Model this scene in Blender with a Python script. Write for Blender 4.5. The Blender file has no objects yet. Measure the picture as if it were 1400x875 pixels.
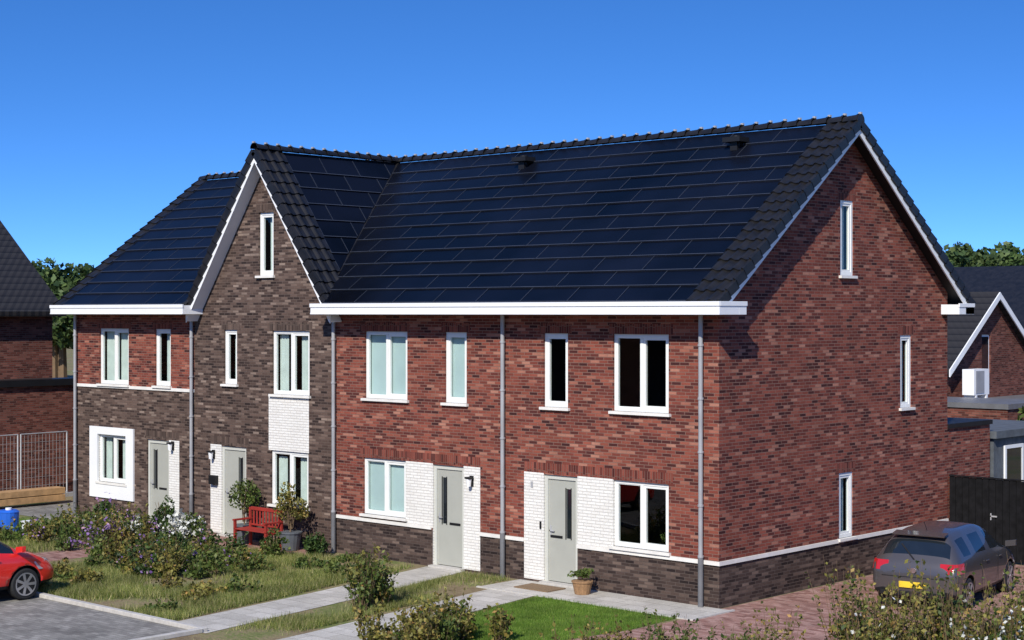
import bpy, bmesh, math, random
import numpy as np
from mathutils import Vector, Matrix
random.seed(7); rng=np.random.default_rng(7)
S=bpy.context.scene
COL=bpy.context.collection

# ------------------------------------------------------------------ materials
def newmat(name):
    m=bpy.data.materials.new(name); m.use_nodes=True
    nt=m.node_tree; nt.nodes.clear()
    out=nt.nodes.new('ShaderNodeOutputMaterial')
    return m,nt,out
def N(nt,t,**k):
    n=nt.nodes.new(t)
    for a,b in k.items():
        if a=='inp':
            for i,v in b.items():
                if hasattr(v,'is_output') : nt.links.new(v,n.inputs[i])
                else: n.inputs[i].default_value=v
        else: setattr(n,a,b)
    return n
def M(nt,op,a,b=None,c=None):
    n=nt.nodes.new('ShaderNodeMath'); n.operation=op
    for i,v in enumerate((a,b,c)):
        if v is None: continue
        if hasattr(v,'is_output'): nt.links.new(v,n.inputs[i])
        else: n.inputs[i].default_value=v
    return n.outputs[0]
def c4(c): return (c[0],c[1],c[2],1)
def ramp(nt,fac,cols,interp='LINEAR'):
    r=nt.nodes.new('ShaderNodeValToRGB'); nt.links.new(fac,r.inputs[0])
    e=r.color_ramp.elements; r.color_ramp.interpolation=interp
    while len(e)<len(cols): e.new(.5)
    for i,(p,c) in enumerate(cols): e[i].position=p; e[i].color=c4(c)
    return r.outputs[0]
def mix(nt,f,a,b,mode='MIX'):
    n=nt.nodes.new('ShaderNodeMixRGB'); n.blend_type=mode
    for i,v in enumerate((f,a,b)):
        if hasattr(v,'is_output'): nt.links.new(v,n.inputs[i])
        elif i==0: n.inputs[0].default_value=v
        else: n.inputs[i].default_value=c4(v)
    return n.outputs[0]
def noise(nt,vec,scale,detail=4,rough=.6):
    n=N(nt,'ShaderNodeTexNoise',inp={'Scale':scale,'Detail':detail,'Roughness':rough})
    if vec is not None: nt.links.new(vec,n.inputs['Vector'])
    return n.outputs[0]
def pos(nt): return N(nt,'ShaderNodeNewGeometry').outputs['Position']
def princ(nt,out,color,rough=.6,metal=0,spec=.5,normal=None,coat=0):
    p=nt.nodes.new('ShaderNodeBsdfPrincipled')
    if hasattr(color,'is_output'): nt.links.new(color,p.inputs['Base Color'])
    else: p.inputs['Base Color'].default_value=c4(color)
    if hasattr(rough,'is_output'): nt.links.new(rough,p.inputs['Roughness'])
    else: p.inputs['Roughness'].default_value=rough
    p.inputs['Metallic'].default_value=metal
    p.inputs['Specular IOR Level'].default_value=spec
    p.inputs['Coat Weight'].default_value=coat
    p.inputs['Coat Roughness'].default_value=.04
    if normal is not None: nt.links.new(normal,p.inputs['Normal'])
    nt.links.new(p.outputs[0],out.inputs[0]); return p
def bump(nt,h,dist,strength=1):
    b=N(nt,'ShaderNodeBump',inp={'Strength':strength,'Distance':dist,'Height':h}); return b.outputs[0]
def simple(name,col,rough=.6,metal=0,spec=.5,var=.15,scale=3,coat=0):
    m,nt,out=newmat(name)
    P=pos(nt); n=noise(nt,P,scale)
    c=ramp(nt,n,[(.3,[x*(1-var) for x in col]),(.7,[min(1,x*(1+var)) for x in col])])
    princ(nt,out,c,rough,metal,spec,coat=coat); return m

def brickmat(name,cols,mortar,w=.22,h=.0625,ground=False,soldier=False,mw=.012,bd=.008,rough=.85,stagger=.5,stain=.35):
    m,nt,out=newmat(name)
    P=pos(nt); s=N(nt,'ShaderNodeSeparateXYZ'); nt.links.new(P,s.inputs[0])
    x,y,z=s.outputs
    if ground: u,v=x,y
    else: u,v=M(nt,'ADD',x,y),z
    if soldier: u,v=v,u
    vv=M(nt,'DIVIDE',v,h); row=M(nt,'FLOOR',vv); fv=M(nt,'FRACT',vv)
    wr=N(nt,'ShaderNodeTexWhiteNoise',noise_dimensions='1D'); nt.links.new(row,wr.inputs['W'])
    uu=M(nt,'ADD',M(nt,'DIVIDE',u,w),M(nt,'ADD',M(nt,'MULTIPLY',row,stagger),M(nt,'MULTIPLY',wr.outputs[0],.22 if not ground else 0)))
    col=M(nt,'FLOOR',uu); fu=M(nt,'FRACT',uu)
    cb=N(nt,'ShaderNodeCombineXYZ'); nt.links.new(col,cb.inputs[0]); nt.links.new(row,cb.inputs[1])
    wn=N(nt,'ShaderNodeTexWhiteNoise',noise_dimensions='2D'); nt.links.new(cb.outputs[0],wn.inputs['Vector'])
    base=ramp(nt,wn.outputs[0],cols)
    st=noise(nt,P,1.1,5,.65)
    base=mix(nt,1,base,ramp(nt,st,[(.3,(1-stain,)*3),(.7,(1+stain*.4,)*3)]),'MULTIPLY')
    fine=noise(nt,P,60,3)
    base=mix(nt,1,base,ramp(nt,fine,[(.3,(.8,.8,.8)),(.7,(1.15,1.15,1.15))]),'MULTIPLY')
    mk=M(nt,'MAXIMUM',M(nt,'LESS_THAN',fv,mw/h),M(nt,'LESS_THAN',fu,mw/w))
    c=mix(nt,mk,base,mortar)
    hh=M(nt,'ADD',M(nt,'SUBTRACT',1,mk),M(nt,'MULTIPLY',wn.outputs[0],.5))
    princ(nt,out,c,rough,0,.2,bump(nt,hh,bd)); return m

RED=brickmat('red_brick',[(0,(.055,.018,.017)),(.2,(.13,.034,.026)),(.5,(.215,.055,.037)),(.85,(.295,.084,.054)),(1,(.42,.19,.13))],(.24,.14,.108),stain=.32)
REDS=brickmat('red_brick_soldier',[(0,(.08,.020,.017)),(.5,(.18,.042,.029)),(1,(.28,.078,.053))],(.19,.105,.08),w=.21,soldier=True,stagger=0)
BRN=brickmat('brown_brick',[(0,(.030,.020,.018)),(.35,(.078,.050,.040)),(.7,(.135,.088,.069)),(.9,(.18,.125,.098)),(1,(.29,.215,.17))],(.145,.105,.085),stain=.3)
BRNS=brickmat('brown_brick_soldier',[(0,(.038,.025,.021)),(.5,(.09,.060,.048)),(1,(.155,.105,.083))],(.12,.088,.07),w=.21,soldier=True,stagger=0)
PLI=brickmat('plinth_brick',[(0,(.024,.016,.015)),(.4,(.058,.038,.032)),(.75,(.10,.067,.054)),(1,(.17,.12,.095))],(.105,.08,.067))
WHB=brickmat('white_painted_brick',[(0,(.76,.73,.67)),(1,(.83,.81,.75))],(.60,.57,.52),stain=.08,bd=.006)
CLK=brickmat('clinker_paving',[(0,(.24,.12,.095)),(.5,(.37,.20,.16)),(1,(.47,.29,.24))],(.24,.17,.14),w=.21,h=.105,ground=True,mw=.008,stain=.3)
SLAB=brickmat('concrete_slabs',[(0,(.48,.45,.39)),(1,(.58,.545,.48))],(.27,.24,.2),w=.6,h=.4,ground=True,mw=.012,stain=.25)
GPAV=brickmat('grey_paving',[(0,(.22,.205,.185)),(.5,(.28,.265,.235)),(1,(.34,.32,.285))],(.16,.15,.13),w=.22,h=.11,ground=True,mw=.008,stain=.4)
BGB=brickmat('background_brick',[(0,(.08,.024,.018)),(.5,(.17,.05,.034)),(1,(.26,.10,.07))],(.16,.10,.08))

WHITE=simple('white_paint',(.82,.82,.81),.45,var=.03)
FRAME=simple('window_frame_white',(.80,.80,.76),.4,var=.03)
DFRAME=simple('door_frame_grey',(.54,.54,.48),.45,var=.03)
DLEAF=simple('door_leaf_grey',(.38,.38,.33),.45,var=.04)
STONE=simple('band_stone',(.74,.71,.65),.8,var=.1)
BLACK=simple('black_plastic',(.012,.012,.013),.5,spec=.3)
ZINC=simple('zinc_pipe',(.36,.36,.365),.5,metal=.15,var=.12,scale=2)
ZDARK=simple('cast_iron_pipe',(.17,.17,.175),.5,metal=.2)
CURT=simple('window_film',(.50,.60,.60),.8,var=.08,scale=1)
CURW=simple('white_curtain',(.58,.62,.58),.9,var=.1,scale=4)
METAL=simple('steel',(.50,.50,.50),.5,metal=.35)
CLIP=simple('ridge_clip',(.50,.47,.43),.4,metal=.3)
WOOD=simple('timber',(.46,.27,.12),.8,var=.25,scale=5)
FENCE=simple('black_timber',(.009,.009,.010),.85,spec=.12,var=.4,scale=6)
GREYT=simple('grey_timber',(.09,.10,.11),.8,var=.25,scale=5)
TERRA=simple('basket_pot',(.30,.17,.08),.85,var=.25,scale=20)
GPOT=simple('grey_pot',(.10,.11,.12),.6)
REDW=simple('red_painted_wood',(.30,.03,.02),.5,var=.15)
BLUE=simple('blue_plastic',(.02,.12,.55),.4)
KERB=simple('kerb_concrete',(.48,.455,.41),.9,var=.15,scale=8)
MAT_=simple('doormat',(.20,.13,.07),.95,var=.2,scale=30)
RUB=simple('tyre_rubber',(.015,.015,.015),.8)
RIM=simple('alloy_rim',(.45,.45,.47),.3,metal=.8)
CHROME=simple('chrome',(.7,.7,.7),.15,metal=1)
TAIL=simple('tail_light',(.45,.012,.01),.15,coat=.6)
PLATE=simple('yellow_plate',(.75,.52,.03),.5)
LAMPG=simple('headlight',(.6,.62,.65),.1,metal=.4)
CGLASS=simple('car_glass',(.012,.016,.02),.04,spec=.8)
PAINTG=simple('car_paint_grey',(.105,.095,.093),.32,metal=.5,coat=.8,var=.02)
PAINTR=simple('car_paint_red',(.70,.018,.012),.35,coat=1,var=.02)

def tile_mat():
    m,nt,out=newmat('dark_roof_tile')
    P=pos(nt); n=noise(nt,P,4,5)
    c=ramp(nt,n,[(.3,(.008,.0078,.008)),(.7,(.02,.0185,.0185))])
    princ(nt,out,c,.38,0,.35,bump(nt,noise(nt,P,40),.002)); return m
TILE=tile_mat()
def panel_mat():
    m,nt,out=newmat('solar_panel')
    g=N(nt,'ShaderNodeNewGeometry'); P=g.outputs['Position']
    n=noise(nt,P,.30,3)
    isl=g.outputs['Random Per Island']
    c=mix(nt,.5,ramp(nt,isl,[(0,(.0018,.0022,.004)),(1,(.0045,.006,.012))]),ramp(nt,n,[(.38,(.0015,.002,.003)),(.62,(.007,.009,.018))]))
    r=ramp(nt,isl,[(0,(.22,)*3),(1,(.36,)*3)])
    princ(nt,out,c,r,0,.11); return m
PANEL=panel_mat()
PEDGE=simple('panel_edge',(.055,.062,.08),.5,metal=.1)
PJOINT=simple('panel_joint',(.032,.037,.05),.5,metal=.1)
def glass_mat():
    m,nt,out=newmat('window_glass')
    t=N(nt,'ShaderNodeBsdfTransparent'); t.inputs[0].default_value=(.84,.90,.88,1)
    gl=N(nt,'ShaderNodeBsdfGlossy'); gl.inputs['Roughness'].default_value=.01; gl.inputs[0].default_value=(1,1,1,1)
    lw=N(nt,'ShaderNodeLayerWeight'); lw.inputs[0].default_value=.5
    P=pos(nt); bn=bump(nt,noise(nt,P,1.3,1),.003); nt.links.new(bn,gl.inputs['Normal'])
    f=M(nt,'ADD',M(nt,'MULTIPLY',M(nt,'POWER',lw.outputs['Facing'],5),.9),.04)
    mx=N(nt,'ShaderNodeMixShader'); nt.links.new(f,mx.inputs[0]); nt.links.new(t.outputs[0],mx.inputs[1]); nt.links.new(gl.outputs[0],mx.inputs[2])
    nt.links.new(mx.outputs[0],out.inputs[0]); return m
GLASS=glass_mat()
def leafmat(name,cols,trans=.3,nscale=2.0):
    m,nt,out=newmat(name)
    g=N(nt,'ShaderNodeNewGeometry')
    c=ramp(nt,g.outputs['Random Per Island'],cols)
    n=noise(nt,g.outputs['Position'],nscale,3)
    c=mix(nt,1,c,ramp(nt,n,[(.3,(.6,.6,.6)),(.7,(1.3,1.3,1.25))]),'MULTIPLY')
    d=N(nt,'ShaderNodeBsdfPrincipled'); nt.links.new(c,d.inputs['Base Color']); d.inputs['Roughness'].default_value=.55; d.inputs['Specular IOR Level'].default_value=.3
    t=N(nt,'ShaderNodeBsdfTranslucent'); nt.links.new(c,t.inputs[0])
    mx=N(nt,'ShaderNodeMixShader'); mx.inputs[0].default_value=trans
    nt.links.new(d.outputs[0],mx.inputs[1]); nt.links.new(t.outputs[0],mx.inputs[2]); nt.links.new(mx.outputs[0],out.inputs[0]); return m
L_DARK=leafmat('foliage_dark',[(0,(.02,.045,.012)),(.6,(.05,.095,.022)),(1,(.10,.15,.035))])
L_MID=leafmat('foliage_mid',[(0,(.04,.07,.014)),(.6,(.10,.145,.03)),(1,(.20,.23,.06))])
L_OLIVE=leafmat('foliage_olive',[(0,(.08,.08,.02)),(.5,(.19,.18,.04)),(.85,(.32,.28,.07)),(1,(.42,.25,.08))])
L_GRASS=leafmat('grass_blades',[(0,(.08,.13,.02)),(.45,(.19,.23,.05)),(.75,(.35,.34,.12)),(1,(.52,.46,.23))],.3,.9)
L_LAWN=leafmat('lawn_blades',[(0,(.07,.15,.014)),(.6,(.14,.25,.03)),(1,(.25,.32,.07))],.3,1.5)
L_TREE=leafmat('tree_foliage',[(0,(.03,.055,.018)),(.6,(.065,.11,.03)),(1,(.12,.16,.05))],.2,.3)
F_WHITE=leafmat('white_petals',[(0,(.65,.65,.58)),(1,(.8,.8,.76))],.2)
F_PURP=leafmat('purple_petals',[(0,(.22,.12,.38)),(.6,(.38,.25,.5)),(1,(.55,.3,.38))],.2)
STEM=simple('stems',(.17,.11,.06),.9)

def ground_mat():
    m,nt,out=newmat('rough_ground')
    P=pos(nt); a=noise(nt,P,.55,6,.65); b=noise(nt,P,14,4,.7)
    f=M(nt,'ADD',M(nt,'MULTIPLY',a,.7),M(nt,'MULTIPLY',b,.3))
    c=ramp(nt,f,[(.40,(.18,.13,.08)),(.50,(.27,.215,.12)),(.55,(.18,.195,.07)),(.64,(.11,.15,.04))])
    princ(nt,out,c,.95,0,.1,bump(nt,b,.03)); return m
GROUND=ground_mat()
def lawn_mat():
    m,nt,out=newmat('lawn')
    P=pos(nt); a=noise(nt,P,.9,4); b=noise(nt,P,6,6,.7); f=M(nt,'ADD',M(nt,'MULTIPLY',a,.6),M(nt,'MULTIPLY',b,.4))
    princ(nt,out,ramp(nt,f,[(.4,(.075,.14,.018)),(.6,(.16,.23,.045))]),.95,0,.1,bump(nt,b,.02)); return m
LAWN=lawn_mat()

# ------------------------------------------------------------------ mesh builder
class B:
    def __init__(s): s.v=[];s.f=[];s.m=[];s.T=None
    def P(s,p):
        if s.T: p=s.T(p)
        s.v.append(tuple(p)); return len(s.v)-1
    def face(s,pts,m=0): s.f.append([s.P(p) for p in pts]); s.m.append(m)
    def box(s,x0,x1,y0,y1,z0,z1,m=0):
        if x0>x1:x0,x1=x1,x0
        if y0>y1:y0,y1=y1,y0
        if z0>z1:z0,z1=z1,z0
        i=[s.P(p) for p in [(x0,y0,z0),(x1,y0,z0),(x1,y1,z0),(x0,y1,z0),(x0,y0,z1),(x1,y0,z1),(x1,y1,z1),(x0,y1,z1)]]
        for q in [(0,3,2,1),(4,5,6,7),(0,1,5,4),(1,2,6,5),(2,3,7,6),(3,0,4,7)]:
            s.f.append([i[k] for k in q]); s.m.append(m)
    def prism(s,a,bb,m=0):
        n=len(a); A=[s.P(p) for p in a]; C=[s.P(p) for p in bb]
        s.f.append(A[::-1]); s.m.append(m); s.f.append(C); s.m.append(m)
        for k in range(n):
            s.f.append([A[k],A[(k+1)%n],C[(k+1)%n],C[k]]); s.m.append(m)
    def cyl(s,p0,p1,r0,r1=None,n=12,m=0):
        r1=r0 if r1 is None else r1
        p0=Vector(p0);p1=Vector(p1);d=(p1-p0).normalized()
        a=d.orthogonal().normalized(); b=d.cross(a)
        A=[p0+(a*math.cos(t)+b*math.sin(t))*r0 for t in [2*math.pi*k/n for k in range(n)]]
        C=[p1+(a*math.cos(t)+b*math.sin(t))*r1 for t in [2*math.pi*k/n for k in range(n)]]
        s.prism(A,C,m)
    def build(s,name,mats,parent=None,clips=None,smooth=False,bevel=0):
        me=bpy.data.meshes.new(name); me.from_pydata(s.v,[],s.f)
        for m in mats: me.materials.append(m)
        me.polygons.foreach_set('material_index',s.m)
        if clips or smooth:
            bm=bmesh.new(); bm.from_mesh(me)
            for co,no in (clips or []):
                bmesh.ops.bisect_plane(bm,geom=bm.verts[:]+bm.edges[:]+bm.faces[:],plane_co=co,plane_no=no,clear_outer=True)
            if smooth:
                bmesh.ops.remove_doubles(bm,verts=bm.verts,dist=1e-5)
                for f in bm.faces: f.smooth=True
            bm.to_mesh(me); bm.free()
        me.update()
        o=bpy.data.objects.new(name,me); COL.objects.link(o)
        if parent: o.parent=parent
        if bevel:
            md=o.modifiers.new('b','BEVEL'); md.width=bevel; md.segments=2; md.limit_method='ANGLE'
        return o
def empty(name,loc=(0,0,0),rot=0):
    o=bpy.data.objects.new(name,None); COL.objects.link(o); o.location=loc; o.rotation_euler=(0,0,rot); o.empty_display_size=.3; return o

def wall(b,u0,u1,v0,v1,holes,zones,default,y=0,depth=.14):
    us={u0,u1}; vs={v0,v1}
    for h in holes: us|={h[0],h[1]}; vs|={h[2],h[3]}
    for h in zones: us|={h[0],h[1]}; vs|={h[2],h[3]}
    us=sorted(x for x in us if u0<=x<=u1); vs=sorted(x for x in vs if v0<=x<=v1)
    def mat(cu,cv):
        for z in zones:
            if z[0]<cu<z[1] and z[2]<cv<z[3]: return z[4]
        return default
    for i in range(len(us)-1):
        for j in range(len(vs)-1):
            a,c,e,f=us[i],us[i+1],vs[j],vs[j+1]
            if c-a<1e-5 or f-e<1e-5: continue
            cu,cv=(a+c)/2,(e+f)/2
            if any(h[0]<cu<h[1] and h[2]<cv<h[3] for h in holes): continue
            b.face([(a,y,e),(c,y,e),(c,y,f),(a,y,f)],mat(cu,cv))
    for h in holes:
        a,c,e,f=h[:4]; q=mat(a-.02,(e+f)/2); q2=mat((a+c)/2,f+.02)
        b.face([(a,y,e),(a,y,f),(a,y+depth,f),(a,y+depth,e)],q)
        b.face([(c,y,e),(c,y+depth,e),(c,y+depth,f),(c,y,f)],q)
        b.face([(a,y,f),(c,y,f),(c,y+depth,f),(a,y+depth,f)],q2)
        b.face([(a,y,e),(a,y+depth,e),(c,y+depth,e),(c,y,e)],q)

# ------------------------------------------------------------------ terraced house
H=empty('terraced_brick_house')
XL=-21.45; XR=0.0; YB=8.8
RY=4.4; RZ=9.4; EZ=5.66; EY=-.5
SL=(RZ-EZ)/(RY-EY); CX=-13.25; CS=1.411
def mz(Y): return EZ+SL*(Y-EY)

wins=[ # x0,x1,z0,z1,split, curtain type
 (-20.33,-18.97,3.60,5.09,.5,'w'),(-17.79,-17.11,3.62,5.09,None,'w'),(-20.36,-19.04,.97,2.25,.5,'p'),
 (-14.90,-14.38,3.75,5.09,None,'w'),(-13.03,-11.66,3.56,5.08,.5,'p'),(-13.08,-11.70,.93,2.22,.5,'h'),
 (-9.75,-8.36,3.58,5.09,.5,'f'),(-7.20,-6.54,3.57,5.09,None,'f'),(-9.80,-8.41,.97,2.24,.5,'f'),
 (-4.36,-3.70,3.59,5.09,None,'d'),(-2.54,-1.17,3.58,5.09,.5,'d'),(-2.53,-1.17,.93,2.23,.5,'d')]
doors=[(-18.14,-17.18,'l'),(-15.0,-14.02,'r'),(-7.56,-6.63,'l'),(-4.35,-3.45,'r')]
holes=[w[:4] for w in wins]+[(d[0],d[1],.04,2.22) for d in doors]
Z=[]
Z+=[(-17.18,-16.74,.05,2.24,5),(-20.71,-18.72,.57,2.43,5)]
Z+=[(-13.16,-11.68,2.22,3.56,5),(-15.44,-15.0,.05,2.24,5)]
Z+=[(-8.41,-7.56,.84,2.24,5),(-6.63,-6.14,.05,2.24,5),(-4.89,-4.35,.05,2.24,5),(-3.45,-2.53,.84,2.24,5)]
for a,c in ((-9.9,-8.3),(-7.3,-6.44)): Z.append((a,c,5.09,5.29,1))
for a,c in ((-4.46,-3.6),(-2.64,-1.07)): Z.append((a,c,5.09,5.29,1))
for a,c in ((-9.9,-6.14),(-4.89,-1.07)): Z.append((a,c,2.24,2.45,1))
for a,c in ((-20.43,-18.87),(-17.89,-17.0)): Z.append((a,c,5.09,5.29,1))
for a,c in ((-18.24,-16.74),(-15.44,-13.92)): Z.append((a,c,2.24,2.45,3))
for a,c in ((-15.0,-14.28),(-13.13,-11.56)): Z.append((a,c,5.09,5.29,3))
Z.append((XL,-16.1,0,3.52,2)); Z.append((-16.1,-10.75,0,9.5,2)); Z.append((-10.75,0,0,.80,4))
b=B(); wall(b,XL,XR,0,5.66,holes,Z,0)
WM=[RED,REDS,BRN,BRNS,PLI,WHB]
b.build('front_wall',WM,H)
b=B(); wall(b,-16.1,-10.4,5.66,9.5,[(-13.54,-12.98,6.40,7.92)],[(-13.64,-12.88,7.92,8.12,3)],2)
nr=Vector((CS,0,1)).normalized(); nl=Vector((-CS,0,1)).normalized()
b.build('cross_gable_wall',WM,H,clips=[((CX,0,RZ-.10),nr),((CX,0,RZ-.10),nl)])
TG=lambda p:(-p[1],p[0],p[2])
gw=[(4.25,4.76,6.27,7.82,None,'w'),(6.69,7.17,3.45,5.02,None,'w'),(4.2,4.74,.88,2.22,None,'w')]
b=B(); b.T=TG
wall(b,0,YB,0,9.5,[w[:4] for w in gw],[(0,YB,0,.80,4)]+[(w[0]-.1,w[1]+.1,w[3],w[3]+.2,1) for w in gw],0,depth=.10)
nf=Vector((0,-SL,1)).normalized(); nb=Vector((0,SL,1)).normalized()
b.build('gable_wall',WM,H,clips=[((0,RY,RZ-.08),nf),((0,RY,RZ-.08),nb)])
b=B(); b.T=lambda p:(XL-p[1]*0,p[0],p[2])
wall(b,0,YB,0,9.5,[],[(0,YB,0,3.5,2)],0)
b.build('far_gable_wall',WM,H,clips=[((0,RY,RZ-.08),nf),((0,RY,RZ-.08),nb)])
b=B(); b.box(XL+.01,-.01,YB-.01,YB,0,5.66); b.build('rear_wall',[RED],H)
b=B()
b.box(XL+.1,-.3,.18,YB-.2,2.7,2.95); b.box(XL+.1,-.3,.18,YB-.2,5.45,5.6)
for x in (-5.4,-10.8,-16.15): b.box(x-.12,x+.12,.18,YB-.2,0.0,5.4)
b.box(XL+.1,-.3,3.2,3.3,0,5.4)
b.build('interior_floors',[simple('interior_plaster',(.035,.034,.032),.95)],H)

fb=B(); gb=B(); cb=B(); sb=B()
def window(w,T=None,rec=.05):
    x0,x1,z0,z1,sp,cur=w
    for q in (fb,gb,cb,sb): q.T=T
    y0,y1=rec,rec+.08; fw=.065
    fb.box(x0+.002,x0+fw,y0,y1,z0+.002,z1-.002); fb.box(x1-fw,x1-.002,y0,y1,z0+.002,z1-.002)
    fb.box(x0+fw,x1-fw,y0,y1,z1-fw,z1-.002); fb.box(x0+fw,x1-fw,y0,y1,z0+.002,z0+fw+.01)
    segs=[]
    if sp:
        xm=x0+(x1-x0)*sp; fb.box(xm-.035,xm+.035,y0,y1,z0+fw+.01,z1-fw); segs=[(x0+fw,xm-.035),(xm+.035,x1-fw)]
    else: segs=[(x0+fw,x1-fw)]
    for k,(a,c) in enumerate(segs):
        sw=.05 if (k==len(segs)-1) else .018
        e,f=z0+fw+.01,z1-fw; ya,yb=y0+.012,y1-.01
        fb.box(a,a+sw,ya,yb,e,f); fb.box(c-sw,c,ya,yb,e,f); fb.box(a+sw,c-sw,ya,yb,e,e+sw); fb.box(a+sw,c-sw,ya,yb,f-sw,f)
        gb.face([(a+sw,y0+.04,e+sw),(c-sw,y0+.04,e+sw),(c-sw,y0+.04,f-sw),(a+sw,y0+.04,f-sw)])
        if cur=='f': cb.face([(a,y1+.02,e),(c,y1+.02,e),(c,y1+.02,f),(a,y1+.02,f)],0)
        if cur in('w','p','h'):
            lo,hi=e,f
            if cur=='h': hi=e+(f-e)*.93
            spans=[(a,c)] if cur=='w' else ([(a,a+(c-a)*.55)] if k==0 else [(c-(c-a)*.75,c)])
            if cur=='w' and not sp: spans=[(a+(c-a)*.35,c)]
            for (p,q) in spans:
                n=max(6,int((q-p)/.035)); pr=None
                for i in range(n+1):
                    xx=p+(q-p)*i/n; yy=y1+.07+.02*math.sin(i*2.1)
                    if pr: cb.face([(pr[0],pr[1],lo),(xx,yy,lo),(xx,yy,hi),(pr[0],pr[1],hi)],1)
                    pr=(xx,yy)
    sb.box(x0-.06,x1+.06,-.07,.05,z0-.055,z0)
for w in wins: window(w)
window((-13.54,-12.98,6.40,7.92,None,'w'))
for w in gw: window(w,TG,.02)
fb.build('window_frames',[FRAME],H); gb.build('window_glass',[GLASS],H); cb.build('curtains',[CURT,CURW],H); sb.build('window_sills',[STONE],H)
b=B(); x0,x1,z0,z1=-20.36,-19.04,.97,2.25
b.box(-20.73,x0,-.05,-.002,.55,2.45); b.box(x1,-18.70,-.05,-.002,.55,2.45); b.box(x0,x1,-.05,-.002,z1,2.45); b.box(x0,x1,-.05,-.002,.55,z0-.056)
b.build('window_surround',[WHITE],H)
db=B(); 
for x0,x1,side in doors:
    z0,z1=.04,2.22
    db.box(x0+.002,x0+.08,.04,.13,z0,z1-.002,0); db.box(x1-.08,x1-.002,.04,.13,z0,z1-.002,0); db.box(x0+.08,x1-.08,.04,.13,z1-.09,z1-.002,0)
    a,c=x0+.08,x1-.08
    g=(a+.15,a+.27) if side=='l' else (c-.27,c-.15)
    lo,hi=.95,1.95
    y0,y1=.07,.11
    db.box(a,g[0],y0,y1,z0+.02,z1-.09,1); db.box(g[1],c,y0,y1,z0+.02,z1-.09,1)
    db.box(g[0],g[1],y0,y1,z0+.02,lo,1); db.box(g[0],g[1],y0,y1,hi,z1-.09,1); db.box(g[0],g[1],y0+.02,y1,lo,hi,2)
    db.box(g[0]-.02,g[0],y0-.01,y0,lo-.02,hi+.02,4); db.box(g[1],g[1]+.02,y0-.01,y0,lo-.02,hi+.02,4)
    lx=(g[1]+.1,g[1]+.42) if side=='l' else (g[0]-.42,g[0]-.1)
    db.box(lx[0],lx[1],y0-.012,y0,.94,.99,4)
    hx=a+.06
    db.box(hx-.018,hx+.018,y0-.012,y0,.98,1.18,3); db.box(hx-.01,hx+.11,y0-.05,y0-.03,1.07,1.095,3); db.box(hx-.01,hx+.01,y0-.05,y0,1.07,1.095,3)
    db.box(x0-.03,x1+.03,-.12,.13,.0,.045,5)
db.build('front_doors',[DFRAME,DLEAF,CGLASS,METAL,BLACK,KERB],H)
b=B()
for x,z in ((-6.38,1.93),(-15.3,1.98),(-17.0,2.1)):
    b.box(x-.05,x+.05,-.03,-.002,z-.1,z+.12,0); b.box(x-.07,x+.07,-.16,-.03,z+.06,z+.10,0); b.cyl((x,-.1,z-.1),(x,-.1,z+.06),.045,.06,10,1)
b.box(-15.38,-15.12,-.11,-.002,1.25,1.47,0); b.box(-4.45,-4.41,-.02,.0,1.1,1.25,0); b.box(-4.70,-4.64,-.012,-.002,1.93,2.05,2)
b.build('wall_lamps_and_letterbox',[BLACK,WHITE,METAL],H)
b=B()
for a,c in ((-10.75,-7.60),(-6.14,-4.89),(-3.45,0.03)): b.box(a,c,-.03,-.001,.80,.875)
b.box(.001,.03,0.0,YB,.80,.875); b.box(XL,-16.1,-.03,-.001,3.50,3.58)
b.build('stone_bands',[STONE],H)
b=B()
def gut(x0,x1):
    b.box(x0,x1,-.62,-.002,5.47,5.69); b.box(x0-.012,x1+.012,-.64,-.60,5.63,5.715); b.box(x0-.006,x1+.006,-.628,-.62,5.47,5.50)
gut(-10.9,.45); gut(-21.75,-15.75)
b.box(.002,.45,.0,.24,5.47,5.69); b.box(.43,.465,-.60,.25,5.63,5.715)
b.box(.002,.45,8.5,9.2,5.47,5.69); b.box(.43,.465,8.49,9.21,5.63,5.715)
b.box(-21.75,.45,8.80,9.2,5.472,5.688)
b.build('box_gutters',[WHITE],H,bevel=.008)
b=B()
for x in (-.36,-5.42,-10.72,-16.12,-21.38):
    b.cyl((x,-.085,.0),(x,-.085,.95),.052,n=14,m=1); b.cyl((x,-.085,.95),(x,-.085,5.47),.043,n=14,m=0)
    for z in (.95,1.9,2.9,3.9,4.9): b.cyl((x,-.085,z-.02),(x,-.085,z+.02),.056,n=12,m=0); b.box(x-.012,x+.012,-.06,0,z-.01,z+.01,0)
b.build('downpipes',[ZINC,ZDARK],H,smooth=False)

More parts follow.
